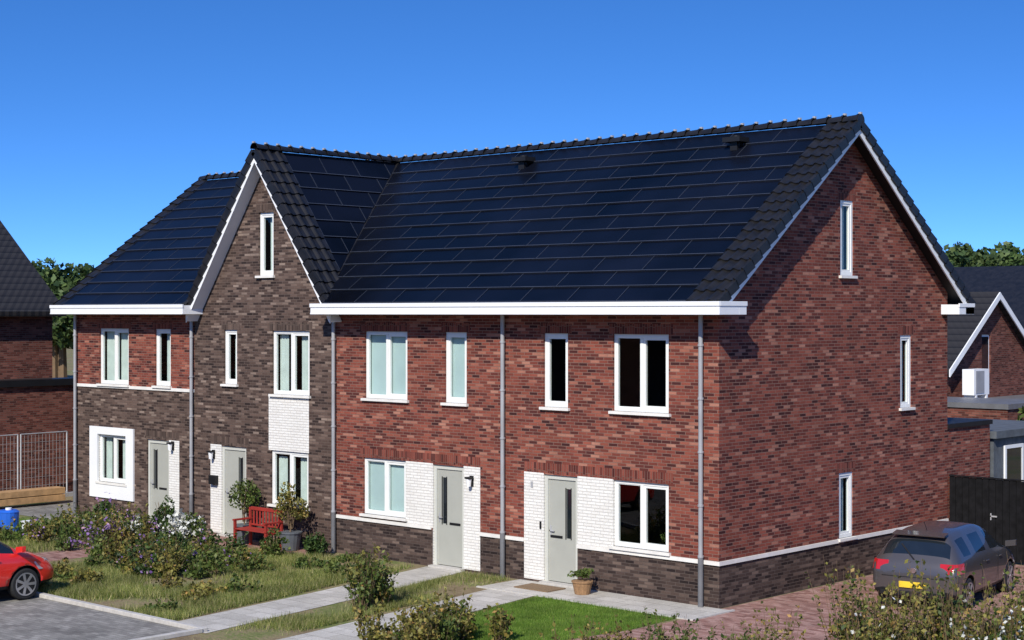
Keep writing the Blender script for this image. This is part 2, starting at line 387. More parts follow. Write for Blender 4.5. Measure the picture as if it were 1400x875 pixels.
# ---- roof
b=B()
def slab(pts,m=0,t=.09): b.prism([(p[0],p[1],p[2]-t) for p in pts],pts,m)
vx=CX+(RZ-mz(-.35))/CS; vxl=CX-(RZ-mz(-.35))/CS
slab([(.33,EY,EZ),(.33,RY,RZ),(CX,RY,RZ),(CX+(RZ-EZ)/CS,EY,EZ)])
slab([(-21.65,EY,EZ),(CX-(RZ-EZ)/CS,EY,EZ),(CX,RY,RZ),(-21.65,RY,RZ)])
slab([(.33,RY,RZ),(.33,2*RY-EY,EZ),(-21.65,2*RY-EY,EZ),(-21.65,RY,RZ)])
slab([(CX,-.33,RZ),(CX,RY,RZ),(vx+.02,-.33,mz(-.33)-.02)])
slab([(CX,-.33,RZ),(vxl-.02,-.33,mz(-.33)-.02),(CX,RY,RZ)])
b.build('roof_deck',[BLACK],H)
b=B()
def barge(pts,off,ax):
    for (p,q) in pts:
        if ax=='X': b.prism([(off,p[0],p[1]-.04),(off,q[0],q[1]-.04),(off,q[0],q[1]-.25),(off,p[0],p[1]-.25)],[(off-.03,p[0],p[1]-.04),(off-.03,q[0],q[1]-.04),(off-.03,q[0],q[1]-.25),(off-.03,p[0],p[1]-.25)])
        else: b.prism([(p[0],off,p[1]-.04),(q[0],off,q[1]-.04),(q[0],off,q[1]-.30),(p[0],off,p[1]-.30)],[(p[0],off+.03,p[1]-.04),(q[0],off+.03,q[1]-.04),(q[0],off+.03,q[1]-.30),(p[0],off+.03,p[1]-.30)])
barge([((EY+.15,mz(EY+.15)),(RY,RZ)),((RY,RZ),(2*RY-EY-.15,mz(EY+.15)))],.362,'X')
lowx=2.72
barge([((CX-lowx,RZ-CS*lowx+.0),(CX,RZ)),((CX,RZ),(CX+lowx,RZ-CS*lowx+.0))],-.365,'Y')
for s in(1,-1):
    b.prism([(CX,-.33,RZ-.24),(CX+s*lowx,-.33,RZ-.24-CS*lowx),(CX+s*lowx,-.33,RZ-.27-CS*lowx),(CX,-.33,RZ-.27)],[(CX,-.003,RZ-.24),(CX+s*lowx,-.003,RZ-.24-CS*lowx),(CX+s*lowx,-.003,RZ-.27-CS*lowx),(CX,-.003,RZ-.27)])
b.build('barge_boards',[WHITE],H)

c_=1/math.sqrt(1+SL*SL); s_=SL*c_; LV=(RZ-EZ)/s_
def frame(O,U,V):
    O=Vector(O);U=Vector(U);V=Vector(V);Nn=U.cross(V)
    return lambda p:O+U*p[0]+V*p[1]+Nn*p[2]
FM=frame((0,EY,EZ),(1,0,0),(0,c_,s_))
cc=1/math.sqrt(1+CS*CS); cs=CS*cc; LC=(RZ-EZ)/cs
FR=frame((CX+(RZ-EZ)/CS,0,EZ),(0,1,0),(-cc,0,cs))
FL=frame((CX-(RZ-EZ)/CS,0,EZ),(0,-1,0),(cc,0,cs))
FB=frame((0,2*RY-EY,EZ),(-1,0,0),(0,-c_,s_))
def panels(b,F,u0,u1,v0,v1,rows,w,seed):
    r=random.Random(seed); b.T=None; rh=(v1-v0)/rows
    for j in range(rows):
        off=(j%2)*w*.5; u=u0-off
        while u<u1:
            a=max(u,u0); c=min(u+w,u1); u+=w
            if c-a<.08: continue
            a+=.004;c-=.004
            lo=v0+j*rh; hi=lo+rh+.02
            t=[r.uniform(-.004,.004) for _ in range(4)]
            nb_,nt_=.070,.045
            P=[F((a,lo,nb_+t[0])),F((c,lo,nb_+t[1])),F((c,hi,nt_+t[2])),F((a,hi,nt_+t[3]))]
            b.face(P,0)
            b.face([F((a,lo,.03)),F((c,lo,.03)),P[1],P[0]],2)
            b.face([F((c,lo,.03)),F((c,hi,.03)),P[2],P[1]],2)
            b.face([F((a,lo,.03)),P[0],P[3],F((a,hi,.03))],2)
            b.face([F((a,lo-.004,nb_+.007)),F((c,lo-.004,nb_+.007)),F((c,lo+.012,nb_+.007)),F((a,lo+.012,nb_+.007))],1)
            b.face([F((a-.001,lo+.012,nb_+.006)),F((a+.017,lo+.012,nb_+.006)),F((a+.017,hi,nt_+.006)),F((a-.001,hi,nt_+.006))],2)
valR=((CX+(RZ-EZ)/CS,EY,0),(CX,RY,0))
def vplane(p,q,keep):
    d=Vector(q)-Vector(p); n=Vector((d.y,-d.x,0)).normalized()
    if n.dot(Vector(keep)-Vector(p))>0: n=-n
    return (Vector(p),n)
vr_keepR=vplane(valR[0],valR[1],(0,0,0)); vr_keepC=vplane(valR[0],valR[1],(CX,-.3,0))
pl=(CX-(RZ-EZ)/CS,EY,0); vl_keepL=vplane(pl,(CX,RY,0),(-21,0,0)); vl_keepC=vplane(pl,(CX,RY,0),(CX,-.3,0))
ROWS=12; PM=[PANEL,PEDGE,PJOINT]
b=B(); panels(b,FM,-13.3,.33-.70,0.02,LV-.12,ROWS,1.25,1); b.build('solar_roof_right',PM,H,clips=[vr_keepR])
b=B(); panels(b,FM,-21.65+.36,-13.2,0.02,LV-.12,ROWS,1.25,2); b.build('solar_roof_left',PM,H,clips=[vl_keepL])
b=B(); panels(b,FR,.45,4.7,0.02,LC-.15,9,1.1,3); b.build('solar_cross_roof_right',PM,H,clips=[vr_keepC])
b=B(); panels(b,FL,-4.7,-.45,0.02,LC-.15,9,1.1,4); b.build('solar_cross_roof_left',PM,H,clips=[vl_keepC])
b=B(); panels(b,FB,.3,21.3,0.02,LV-.12,ROWS,1.25,5); b.build('solar_roof_rear',PM,H)
def tiles(b,F,u0,u1,v0,v1,tw=.26,th=.33,verge=None):
    b.T=None; n=max(1,round((u1-u0)/tw)); tw=(u1-u0)/n; rows=max(1,round((v1-v0)/th)); th=(v1-v0)/rows
    prof=[0,.018,.035,.042,.035,.018,.004,0,0,.0]; K=len(prof)
    for j in range(rows):
        lo=v0+j*th-.01; hi=v0+(j+1)*th+.03
        for i in range(n):
            for k in range(K):
                a=u0+(i+k/K)*tw; c=u0+(i+(k+1)/K)*tw; pa=prof[k]; pc=prof[(k+1)%K]
                P=[F((a,lo,.085+pa)),F((c,lo,.085+pc)),F((c,hi,.045+pc)),F((a,hi,.045+pa))]
                b.face(P); b.face([F((a,lo,.02)),F((c,lo,.02)),P[1],P[0]])
        if verge:
            uv,sg=verge
            q=[(uv,lo,.13),(uv+sg*.05,lo,.11),(uv+sg*.05,lo,-.07),(uv,lo,-.07)]
            q2=[(x,hi-.02,z-.045) for x,_,z in q]
            b.prism([F(x) for x in q],[F(x) for x in q2])
b=B()
tiles(b,FM,.33-.70,.36,0.0,LV-.05,verge=(.355,1))
tiles(b,FM,-21.68,-21.65+.35,0.0,LV-.05,verge=(-21.68,-1))
tiles(b,FB,-.36,-.02,0.0,LV-.05,verge=(-.355,-1))
b.build('verge_tiles',[TILE],H)
b=B(); tiles(b,FR,-.36,.45,-.02,LC-.05,verge=(-.355,-1)); b.build('cross_gable_verge_tiles',[TILE],H)
b=B(); tiles(b,FL,-.45,.36,-.02,LC-.05,verge=(.355,1)); b.build('cross_gable_verge_tiles_far',[TILE],H)
b=B()
def ridge(p0,p1,step=.36,r=.12):
    p0=Vector(p0);p1=Vector(p1);L=(p1-p0).length;n=round(L/step);d=(p1-p0)/n
    dn=d.normalized(); side=Vector((0,0,1)).cross(dn); up=Vector((0,0,1))
    for i in range(n):
        a=p0+d*i; c=a+d*1.08; K=8
        for (ra,rc,aa,cc2,lift) in ((r*1.08,r*.93,a,c,0),(r*1.2,r*1.2,a-dn*.0,a+dn*.05,.004)):
            A=[aa+side*(math.cos(math.pi*k/K)*ra)+up*(math.sin(math.pi*k/K)*ra+lift) for k in range(K+1)]
            C=[cc2+side*(math.cos(math.pi*k/K)*rc)+up*(math.sin(math.pi*k/K)*rc+lift-.01) for k in range(K+1)]
            for k in range(K): b.face([A[k],A[k+1],C[k+1],C[k]])
            b.face(A)
        q=a+up*(r*1.2+.004); b.box(q.x-.03,q.x+.03,q.y-.03,q.y+.03,q.z-.02,q.z+.02,1)
ridge((.38,RY,RZ+.03),(-21.7,RY,RZ+.03)); ridge((CX,-.38,RZ+.03),(CX,RY,RZ+.03))
b.cyl((.38,RY,RZ+.03),(.40,RY,RZ+.03),.135,n=16)
b.build('ridge_tiles',[TILE,CLIP],H)
b=B(); 
for sgn in (1,-1):
    p=Vector((CX+sgn*(RZ-EZ)/CS,EY,EZ+.05)); q=Vector((CX,RY,RZ+.05)); b.cyl(p,q,.045,n=6)
b.build('valley_flashing',[TILE],H)
b=B()
for x,y in ((-8.29,3.75),(-2.26,3.8)):
    z=mz(y)
    b.box(x-.09,x+.09,y-.1,y+.12,z,z+.28); b.box(x-.22,x+.22,y-.2,y+.16,z+.18,z+.28); b.cyl((x,y,z+.1),(x,y,z+.32),.1,n=12)
b.build('roof_vents',[BLACK],H)
b=B(); b.box(-3.5,-.02,YB+.002,10.9,0,2.9,0); b.box(-3.55,.03,YB+.0,10.95,2.9,3.0,1)
b.build('rear_extension',[RED,BLACK],H)

# ------------------------------------------------------------------ generic foliage
def cardmesh(name,V,n,k,mat,parent):
    me=bpy.data.meshes.new(name); 
    me.vertices.add(len(V)); me.vertices.foreach_set('co',V.ravel())
    me.loops.add(n*k); me.loops.foreach_set('vertex_index',np.arange(n*k,dtype=np.int32))
    me.polygons.add(n); me.polygons.foreach_set('loop_start',np.arange(0,n*k,k,dtype=np.int32))
    try: me.polygons.foreach_set('loop_total',np.full(n,k,dtype=np.int32))
    except Exception: pass
    me.materials.append(mat); me.update(calc_edges=True); me.validate()
    o=bpy.data.objects.new(name,me); COL.objects.link(o)
    if parent: o.parent=parent
    return o
def cards(name,pts,size,mat,parent=None,flat=.0,asp=.6):
    pts=np.asarray(pts); n=len(pts); size=np.broadcast_to(size,(n,))*rng.uniform(.6,1.3,n)
    d=rng.normal(size=(n,3)); d[:,2]+=flat; d/=np.linalg.norm(d,axis=1)[:,None]
    e=rng.normal(size=(n,3)); e-=d*(e*d).sum(1)[:,None]; e/=np.linalg.norm(e,axis=1)[:,None]; g=np.cross(d,e)
    s=size[:,None]
    V=np.stack([pts-e*s,pts+g*s*asp,pts+e*s,pts-g*s*asp],1).reshape(-1,3)
    return cardmesh(name,V,n,4,mat,parent)
def clump(c,r,n,k=8,sub=.42):
    c=np.array(c);r=np.array(r)
    cen=rng.normal(size=(k,3)); cen/=np.linalg.norm(cen,axis=1)[:,None]; cen*=rng.uniform(.25,.8,(k,1)); cen[:,2]=np.abs(cen[:,2])*1.0-.15
    idx=rng.integers(0,k,n); p=rng.normal(size=(n,3)); p/=np.linalg.norm(p,axis=1)[:,None]; p*=rng.uniform(.35,1,(n,1))**.5*sub
    P=(cen[idx]+p)*r+c; P[:,2]=np.maximum(P[:,2],.02); return P
def stems(b,c,r,h,n,m=0,rad=.008):
    for _ in range(n):
        a=random.uniform(0,6.28); q=random.uniform(.2,1)
        b.cyl((c[0]+random.uniform(-.05,.05),c[1]+random.uniform(-.05,.05),c[2]),(c[0]+math.cos(a)*r*q,c[1]+math.sin(a)*r*q,c[2]+h*random.uniform(.7,1)),rad,rad*.5,5,m)
def shoots(b,c,r,h,n,per=16):
    out=[]
    for _ in range(n):
        a=random.uniform(0,6.28); q=random.uniform(.1,1)*r; l=random.uniform(.0,.25)*h; a2=a+random.uniform(-.6,.6); hh=h*random.uniform(.75,1.15)
        p0=Vector((c[0]+math.cos(a)*q*.5,c[1]+math.sin(a)*q*.5,0)); p1=Vector((c[0]+math.cos(a)*q+math.cos(a2)*l,c[1]+math.sin(a)*q+math.sin(a2)*l,hh))
        b.cyl(p0,p1,.006,.002,4)
        for k in range(per):
            t=random.uniform(.3,1); p=p0.lerp(p1,t); s=.05*(1.15-t)+.015
            out.append((p.x+random.gauss(0,s),p.y+random.gauss(0,s),p.z+random.gauss(0,.02)))
    return np.array(out)
def bush(name,c,r,n,mat,size=.05,flowers=None,fn=0,fs=.03,k=9):
    e=empty(name,(0,0,0))
    cc_=(c[0],c[1],c[2]+r[2]*.45)
    cards('leaves',clump(cc_,r,n,k),size,mat,e)
    b=B(); stems(b,c,r[0]*.7,r[2]*1.1,10); b.build('stems',[STEM],e)
    if flowers:
        P=clump((cc_[0],cc_[1],cc_[2]+.05),(r[0]*1.05,r[1]*1.05,r[2]*1.1),fn,k); cards('flowers',P,fs,flowers,e,asp=.9)
    return e
def inpoly(x,y,poly):
    ins=np.zeros(len(x),bool); n=len(poly)
    for i in range(n):
        x1,y1=poly[i];x2,y2=poly[(i+1)%n]
        if y1==y2: continue
        c=((y1>y)!=(y2>y))&(x<(x2-x1)*(y-y1)/(y2-y1)+x1); ins^=c
    return ins
def scatter(poly,n,thr=None,scale=1.5):
    xs=[p[0] for p in poly];ys=[p[1] for p in poly]
    x=rng.uniform(min(xs),max(xs),n*3);y=rng.uniform(min(ys),max(ys),n*3)
    k=inpoly(x,y,poly); x=x[k];y=y[k]
    if thr is not None:
        f=np.sin(x*scale+1.3*np.sin(y*scale*.7))+np.sin(y*scale*1.3+1.7*np.sin(x*scale*.9+2))+rng.normal(0,.5,len(x))
        q=f>thr; x=x[q];y=y[q]
    return x[:n],y[:n]
def blades(name,poly,n,h,w,mat,thr=None,lean=.5,scale=1.5,parent=None):
    x,y=scatter(poly,n,thr,scale); n=len(x)
    hh=h*rng.uniform(.4,1.2,n); a=rng.uniform(0,2*math.pi,n); ln=hh*rng.uniform(0,lean,n); la=rng.uniform(0,2*math.pi,n)
    z=np.zeros(n)+.0
    b0=np.stack([x-np.cos(a)*w,y-np.sin(a)*w,z],1); b1=np.stack([x+np.cos(a)*w,y+np.sin(a)*w,z],1)
    t=np.stack([x+np.cos(la)*ln,y+np.sin(la)*ln,hh],1)
    V=np.stack([b0,b1,t],1).reshape(-1,3)
    return cardmesh(name,V,n,3,mat,parent)
cards('windowsill_plant',clump((-1.42,.32,1.1),(.2,.08,.2),120,5),.035,L_MID,H)

# ------------------------------------------------------------------ ground
def sheet(name,poly,z,mat):
    b=B(); b.face([(x,y,z) for x,y in poly]); return b.build(name,[mat])
sheet('ground',[(-900,-900),(900,-900),(900,900),(-900,900)],0,GROUND)
sheet('parking_pavement',[(-60,-7.9),(-60,-30),(-5.3,-30),(-5.3,-7.9)],.004,GPAV)
sheet('clinker_driveway',[(0.12,-1.3),(0.1,-2.6),(-.15,-4.2),(-.8,-6.5),(-1.6,-9),(6,-9),(6,8.78),(.04,8.78),(.04,-1.3)],.004,CLK)
sheet('door_apron_paving',[(-5.0,-1.25),(.30,-1.25),(.30,-.002),(-5.0,-.002)],.008,SLAB)
sheet('garden_path',[(-4.65,-1.25),(-3.45,-1.25),(-2.65,-6.6),(-2.3,-9),(-3.6,-9),(-3.85,-6.6)],.009,SLAB)
sheet('garden_path',[(-7.65,-.1),(-6.55,-.1),(-5.8,-3.65),(-5.1,-7.9),(-6.3,-7.9),(-6.95,-3.65)],.008,SLAB)
sheet('clinker_path',[(-15.9,-.02),(-10.9,-.02),(-10.9,-1.1),(-14.2,-1.3),(-14.4,-7.9),(-15.6,-7.9),(-15.6,-1.2)],.004,CLK)
sheet('grey_terrace',[(-24,-1.2),(-17,-1.2),(-17,-.01),(XL,-.01),(XL,9),(-24,9)],.008,GPAV)
sheet('front_lawn',[(-3.4,-1.27),(.0,-1.27),(.05,-2.6),(-.2,-4.2),(-.85,-6.5),(-1.3,-8),(-2.4,-8),(-2.6,-6.6)],.005,LAWN)
sheet('side_lawn',[(-24,-4.0),(-18.0,-4.0),(-18.0,-1.6),(-24,-1.6)],.005,LAWN)
b=B(); b.box(-60,-5.2,-7.9,-7.78,0,.08); b.box(-5.3,-5.18,-30,-7.9,0,.08); b.build('kerb',[KERB],bevel=.01)
b=B(); b.box(.30,.36,-1.3,0,0,.03); b.box(-5.0,.36,-1.31,-1.25,0,.025); b.build('path_edging',[KERB])

RP=[(-14.2,-1.6),(-7.8,-.3),(-7.1,-3.65),(-6.4,-7.7),(-14.2,-7.7)]
blades('rough_grass',RP,75000,.14,.006,L_GRASS,-.15,.8)
blades('rough_grass',[(-6.4,-.2),(-5.1,-.2),(-5.0,-1.4),(-4.8,-1.4),(-4.0,-6.6),(-3.7,-9),(-5.0,-9),(-5.0,-7.8),(-5.7,-3.65)],24000,.12,.005,L_GRASS,-.15,.8)
blades('rough_grass',[(-22,-7.7),(-15.7,-7.7),(-15.7,-3.5),(-22,-3.5)],12000,.16,.006,L_GRASS,-.3,.8)
blades('lawn_grass',[(-3.4,-1.27),(.0,-1.27),(.05,-2.6),(-.2,-4.2),(-.85,-6.5),(-1.3,-8),(-2.4,-8),(-2.6,-6.6)],60000,.05,.004,L_LAWN)
blades('lawn_grass',[(-24,-4),(-18.0,-4),(-18.0,-1.6),(-24,-1.6)],12000,.05,.006,L_LAWN)

def bed(name,poly,nb,hr,rr,mats,fl=None,seed=1,leaf=.045,dens=260,fn=14,fs=.035,fz=1.0,sh=0,fp=.45):
    r=random.Random(seed); e=empty(name)
    x,y=scatter(poly,nb); 
    L={i:[] for i in range(len(mats))}; F=[]; sb_=B()
    for i in range(len(x)):
        h=r.uniform(*hr); w=r.uniform(*rr); m=r.randrange(len(mats))
        L[m].append(clump((x[i],y[i],h*.4),(w,w,h*.75),dens,7,.5)); stems(sb_,(x[i],y[i],0),w*.7,h,5,rad=.006)
        if sh: L[m].append(shoots(sb_,(x[i],y[i]),w,h*1.25,sh))
        if fl and r.random()<fp: F.append(clump((x[i],y[i],h*.55*fz),(w,w,h*.8),fn,7,.4))
    for k,m in enumerate(mats):
        if L[k]: cards('leaves',np.concatenate(L[k]),leaf,m,e)
    if F: cards('flowers',np.concatenate(F),fs,fl,e,asp=.9)
    sb_.build('stems',[STEM],e); return e
bed('flower_bed',[(-18.4,-1.4),(-16.8,-1.2),(-14.7,-1.7),(-14.7,-4.0),(-18.3,-4.3)],40,(.28,.6),(.25,.42),[L_MID,L_DARK,L_OLIVE],F_PURP,2,fn=55,sh=5,dens=220)
bed('flower_bed',[(-17.6,-1.2),(-14.9,-1.3),(-14.8,-2.6),(-17.6,-2.6)],9,(.35,.6),(.22,.35),[L_MID,L_DARK],F_WHITE,22,fn=60,sh=3,dens=200,fp=.8)
bed('flower_bed',[(-13.9,-2.2),(-11.0,-2.2),(-9.2,-3.4),(-10.4,-5.2),(-13.9,-4.6)],36,(.25,.55),(.24,.42),[L_DARK,L_MID,L_OLIVE],F_PURP,3,fn=14,sh=6,dens=230)
bed('weed_patch',[(-10.2,-.6),(-8.2,-.6),(-7.6,-2.5),(-9.8,-2.2)],10,(.1,.25),(.2,.4),[L_DARK,L_MID],None,4,dens=140)
bed('weed_patch',[(-13,-4.8),(-7.7,-4.5),(-7.0,-7.3),(-13,-7.5)],18,(.12,.3),(.2,.4),[L_OLIVE,L_MID],None,5,dens=140,sh=4)
bed('shrub_border',[(-4.95,-3.9),(-4.45,-3.9),(-4.2,-5.6),(-4.9,-5.8)],6,(.55,.85),(.2,.33),[L_OLIVE,L_MID],None,6,dens=140,sh=12)
bed('shrub_border',[(-2.3,-4.9),(-.8,-4.9),(-.95,-7.4),(-2.4,-7.4)],16,(.35,.7),(.2,.32),[L_OLIVE,L_OLIVE,L_MID],None,7,dens=90,sh=13)
bed('boundary_hedge',[(1.8,-6.6),(3.3,-5.4),(4.8,-3.9),(5.6,-5.2),(2.6,-8)],28,(.5,.9),(.3,.5),[L_OLIVE,L_MID,L_OLIVE],None,8,dens=330,leaf=.036,sh=12)
bed('boundary_hedge',[(4.6,-3.9),(6.2,-1.9),(7.8,-.3),(9.6,-2.2),(6,-5)],58,(1.05,1.38),(.35,.55),[L_OLIVE,L_MID,L_OLIVE],F_WHITE,18,dens=480,leaf=.038,fn=8,sh=12)
bed('flowering_shrub',[(6.6,-3.2),(8.6,-1.6),(9.4,-3.0),(7.4,-4.8)],18,(.95,1.25),(.4,.6),[L_MID],F_WHITE,9,dens=400,fn=300,fs=.03)
bush('hydrangea_bush',(-14.15,-1.65,0),(.65,.5,.55),800,L_MID,.05,F_WHITE,520,.05)
bush('garden_shrub',(-10.7,-.6,0),(.45,.4,.55),900,L_DARK,.045)
bush('garden_shrub',(-16.6,-.55,0),(.4,.35,.7),900,L_DARK,.045)
bush('garden_shrub',(-19.2,-.55,0),(.5,.3,.6),700,L_DARK,.045,F_PURP,60,.04)
bush('garden_shrub',(-11.0,-1.6,0),(.4,.4,.5),700,L_MID,.045)

def potted(name,c,pr,ph,tr,th,mat,pmat,n=700,size=.04):
    e=empty(name,(0,0,0)); b=B()
    b.cyl((c[0],c[1],.01),(c[0],c[1],ph),pr*.75,pr,16); b.cyl((c[0],c[1],ph),(c[0],c[1],ph+.03),pr*1.08,pr*1.08,16); b.build('pot',[pmat],e)
    b=B(); b.cyl((c[0],c[1],ph),(c[0],c[1],th*.7),.022,.012,8); stems(b,(c[0],c[1],ph+.1),tr*.8,th-ph-.2,12); b.build('trunk',[STEM],e)
    cards('leaves',clump((c[0],c[1],(ph+th)/2+.05),(tr,tr,(th-ph)*.6),n,12,.4),size,mat,e)
potted('potted_shrub',(-13.45,-.5),.24,.42,.5,1.5,L_MID,GPOT,1100)
potted('potted_shrub',(-11.75,-.5),.26,.40,.5,1.45,L_OLIVE,GPOT,1100)
potted('flower_pot',(-2.9,-.5),.2,.24,.26,.46,L_MID,TERRA,350,.035)
b=B(); b.box(-4.4,-3.5,-.85,-.3,.009,.03); b.build('doormat',[MAT_])

b=B()
bx0,bx1,by=-13.15,-11.95,-1.05
for x in (bx0,bx1-.06):
    b.box(x,x+.06,by-.02,by+.04,0,.62); b.box(x,x+.06,by+.44,by+.5,0,.9); b.box(x-.01,x+.07,by-.04,by+.5,.62,.66); b.box(x,x+.06,by+.04,by+.44,.36,.41)
for k in range(5): b.box(bx0,bx1,by-.02+k*.095,by+.06+k*.095,.42,.445)
for k in range(9):
    x=bx0+.12+k*.115; b.box(x,x+.05,by+.47,by+.49,.5,.84)
b.box(bx0+.06,bx1-.06,by+.45,by+.5,.84,.92); b.box(bx0+.06,bx1-.06,by+.455,by+.495,.48,.52)
b.build('garden_bench',[REDW],bevel=.006)
b=B(); b.cyl((-19.5,-3.2,0),(-19.5,-3.2,.5),.24,.26,16); b.cyl((-19.5,-3.2,.5),(-19.5,-3.2,.55),.27,.2,16); b.cyl((-19.5,-3.2,.55),(-19.5,-3.2,.6),.08,.08,12,1); b.build('blue_barrel',[BLUE,WHITE])
b=B(); b.cyl((-18.9,-3.0,0),(-18.9,-3.0,.28),.14,.18,14); b.cyl((-18.9,-3.0,.28),(-18.9,-3.0,.3),.2,.2,14); b.build('white_bucket',[WHITE])

# ------------------------------------------------------------------ fence at right
b=B(); x=.06
while x<6.0:
    b.box(x,x+.135,8.80,8.82,.05,1.83+random.uniform(-.006,.006)); b.box(x+.12,x+.18,8.825,8.84,.05,1.82); x+=.16
b.box(.05,6,8.84,8.88,.35,.43); b.box(.05,6,8.84,8.88,1.45,1.53); b.box(.05,6.0,8.78,8.86,1.835,1.86)
for x in (.05,1.0,2.1,4.0,6.0): b.box(x-.04,x+.04,8.885,8.96,0,1.86)
b.box(1.05,1.2,8.77,8.798,1.0,1.03,1); b.box(1.05,1.07,8.77,8.798,.93,1.08,1)
b.build('garden_fence',[FENCE,METAL])
E=empty('timber_shed'); b=B()
yy=11.1
while yy<15: b.box(-3.0,-.02,yy,yy+.135,0,2.55); yy+=.14
b.box(-3.1,.1,11.0,15.1,2.55,2.72,1)
b.build('walls',[GREYT,GREYT],E)
b=B(); b.box(-.015,.03,11.6,11.68,.9,2.35); b.box(-.015,.03,12.5,12.58,.9,2.35); b.box(-.015,.03,11.68,12.5,2.27,2.35); b.box(-.015,.03,11.68,12.5,.9,.98); b.box(-.018,.01,11.68,12.5,.98,2.27,1)
b.build('window',[WHITE,CGLASS],E)

# ------------------------------------------------------------------ background houses
def tileroof(name,pts,parent,mat=None):
    b=B(); b.prism([(p[0],p[1],p[2]-.15) for p in pts],pts); return b.build(name,[mat or RTILE],parent)
def rt():
    m,nt,out=newmat('background_roof_tiles')
    P=pos(nt); s=N(nt,'ShaderNodeSeparateXYZ'); nt.links.new(P,s.inputs[0])
    zz=M(nt,'FRACT',M(nt,'DIVIDE',s.outputs[2],.2)); xx=M(nt,'FRACT',M(nt,'DIVIDE',M(nt,'ADD',s.outputs[0],s.outputs[1]),.25))
    h=M(nt,'ADD',zz,M(nt,'PINGPONG',xx,.5))
    c=ramp(nt,zz,[(0,(.008,.008,.009)),(.25,(.024,.022,.022)),(1,(.032,.03,.029))])
    princ(nt,out,c,.6,0,.25,bump(nt,h,.03)); return m
RTILE=rt()
E=empty('brick_house')
gx=-7.0; ry=25.1; rz=6.2; sl=.72; hd=3.4
b=B(); b.T=lambda p:(gx-p[1],p[0],p[2])
wall(b,ry-hd+.35,ry+hd-.35,0,6.3,[(24.4,25.0,3.55,4.8)],[],0); b.build('gable_wall',[BGB],E,clips=[((0,ry,rz-.05),Vector((0,-sl,1)).normalized()),((0,ry,rz-.05),Vector((0,sl,1)).normalized())])
b=B(); b.box(gx-16,gx-.02,ry-hd+.36,ry-hd+.5,0,3.9); b.build('side_wall',[BGB],E)
b=B(); b.box(gx-.12,gx-.05,24.4,25.0,3.55,4.8); b.box(gx-.05,gx-.04,24.47,24.93,3.62,4.73,1); b.build('window',[WHITE,CGLASS],E)
tileroof('roof_front',[(gx+.25,ry-hd,rz-sl*hd),(gx+.25,ry,rz),(gx-16,ry,rz),(gx-16,ry-hd,rz-sl*hd)],E)
tileroof('roof_rear',[(gx+.25,ry,rz),(gx+.25,ry+hd,rz-sl*hd),(gx-16,ry+hd,rz-sl*hd),(gx-16,ry,rz)],E)
b=B()
for s in(1,-1): b.prism([(gx+.26,ry,rz-.02),(gx+.26,ry+s*hd,rz-.02-sl*hd),(gx+.26,ry+s*hd,rz-.24-sl*hd),(gx+.26,ry,rz-.24)],[(gx+.3,ry,rz-.02),(gx+.3,ry+s*hd,rz-.02-sl*hd),(gx+.3,ry+s*hd,rz-.24-sl*hd),(gx+.3,ry,rz-.24)])
b.build('barge_boards',[WHITE],E)
b=B(); b.box(gx-8,gx+3.5,19,21.7,0,2.75); b.box(gx-8.05,gx+3.55,18.95,21.75,2.75,2.9,1); b.box(gx+.02,gx+3,21.8,30,0,2.6); b.box(gx+.0,gx+3.05,21.76,30,2.6,2.75,1); b.build('flat_roof_extension',[BGB,ZDARK],E)
E2=empty('air_conditioning_unit'); b=B(); b.box(gx+.5,gx+.9,22.1,23.1,2.95,3.75); b.box(gx+.9,gx+.915,22.2,22.75,3.0,3.7,1); b.box(gx+.5,gx+.9,22.2,22.3,2.76,2.95); b.box(gx+.5,gx+.9,22.9,23.0,2.76,2.95); b.build('casing',[WHITE,ZINC],E2)
E=empty('brick_house'); b=B(); b.box(-30,30,46,55,0,4.6); b.build('walls',[BGB],E)
tileroof('roof_front',[(30,45.5,4.6),(30,50.5,7.8),(-30,50.5,7.8),(-30,45.5,4.6)],E,TILE)
tileroof('roof_rear',[(30,50.5,7.8),(30,55.5,4.6),(-30,55.5,4.6),(-30,50.5,7.8)],E,TILE)
E=empty('brick_garage'); b=B(); b.box(-2.5,6,27,33,0,2.9); b.box(-2.55,6.05,26.95,33.05,2.9,3.05,1); b.build('walls',[BGB,ZDARK],E)
E=empty('brick_house')
b=B(); b.T=lambda p:(-27-p[1],p[0],p[2]); wall(b,-14,2.7,0,5.5,[(-4,-2.6,3.6,5.0)],[],0); b.build('east_wall',[BGB],E)
b=B(); b.box(-37,-27.01,2.55,2.69,0,5.5); b.box(-37,-27.2,-14,-13.9,0,5.5); b.build('end_walls',[BGB],E)
b=B(); b.box(-27.15,-27.1,-4,-2.6,3.6,5.0); b.build('window',[CGLASS],E)
tileroof('roof_east',[(-26.6,-14.3,5.55),(-26.6,2.95,5.55),(-31.8,2.95,9.5),(-31.8,-14.3,9.5)],E)
tileroof('roof_west',[(-31.8,-14.3,9.5),(-31.8,2.95,9.5),(-37,2.95,5.55),(-37,-14.3,5.55)],E)
b=B(); b.box(-26.98,-26.2,-9,3.6,0,3.3); b.box(-27,-26.1,-9.05,3.65,3.3,3.5,1); b.build('flat_roof_extension',[BGB,BLACK],E)
b=B(); b.box(-26.19,-26.17,-1.5,.2,.1,2.4); b.box(-26.17,-26.15,-.7,-.6,.1,2.4,1); b.build('sliding_door',[CGLASS,ZDARK],E)
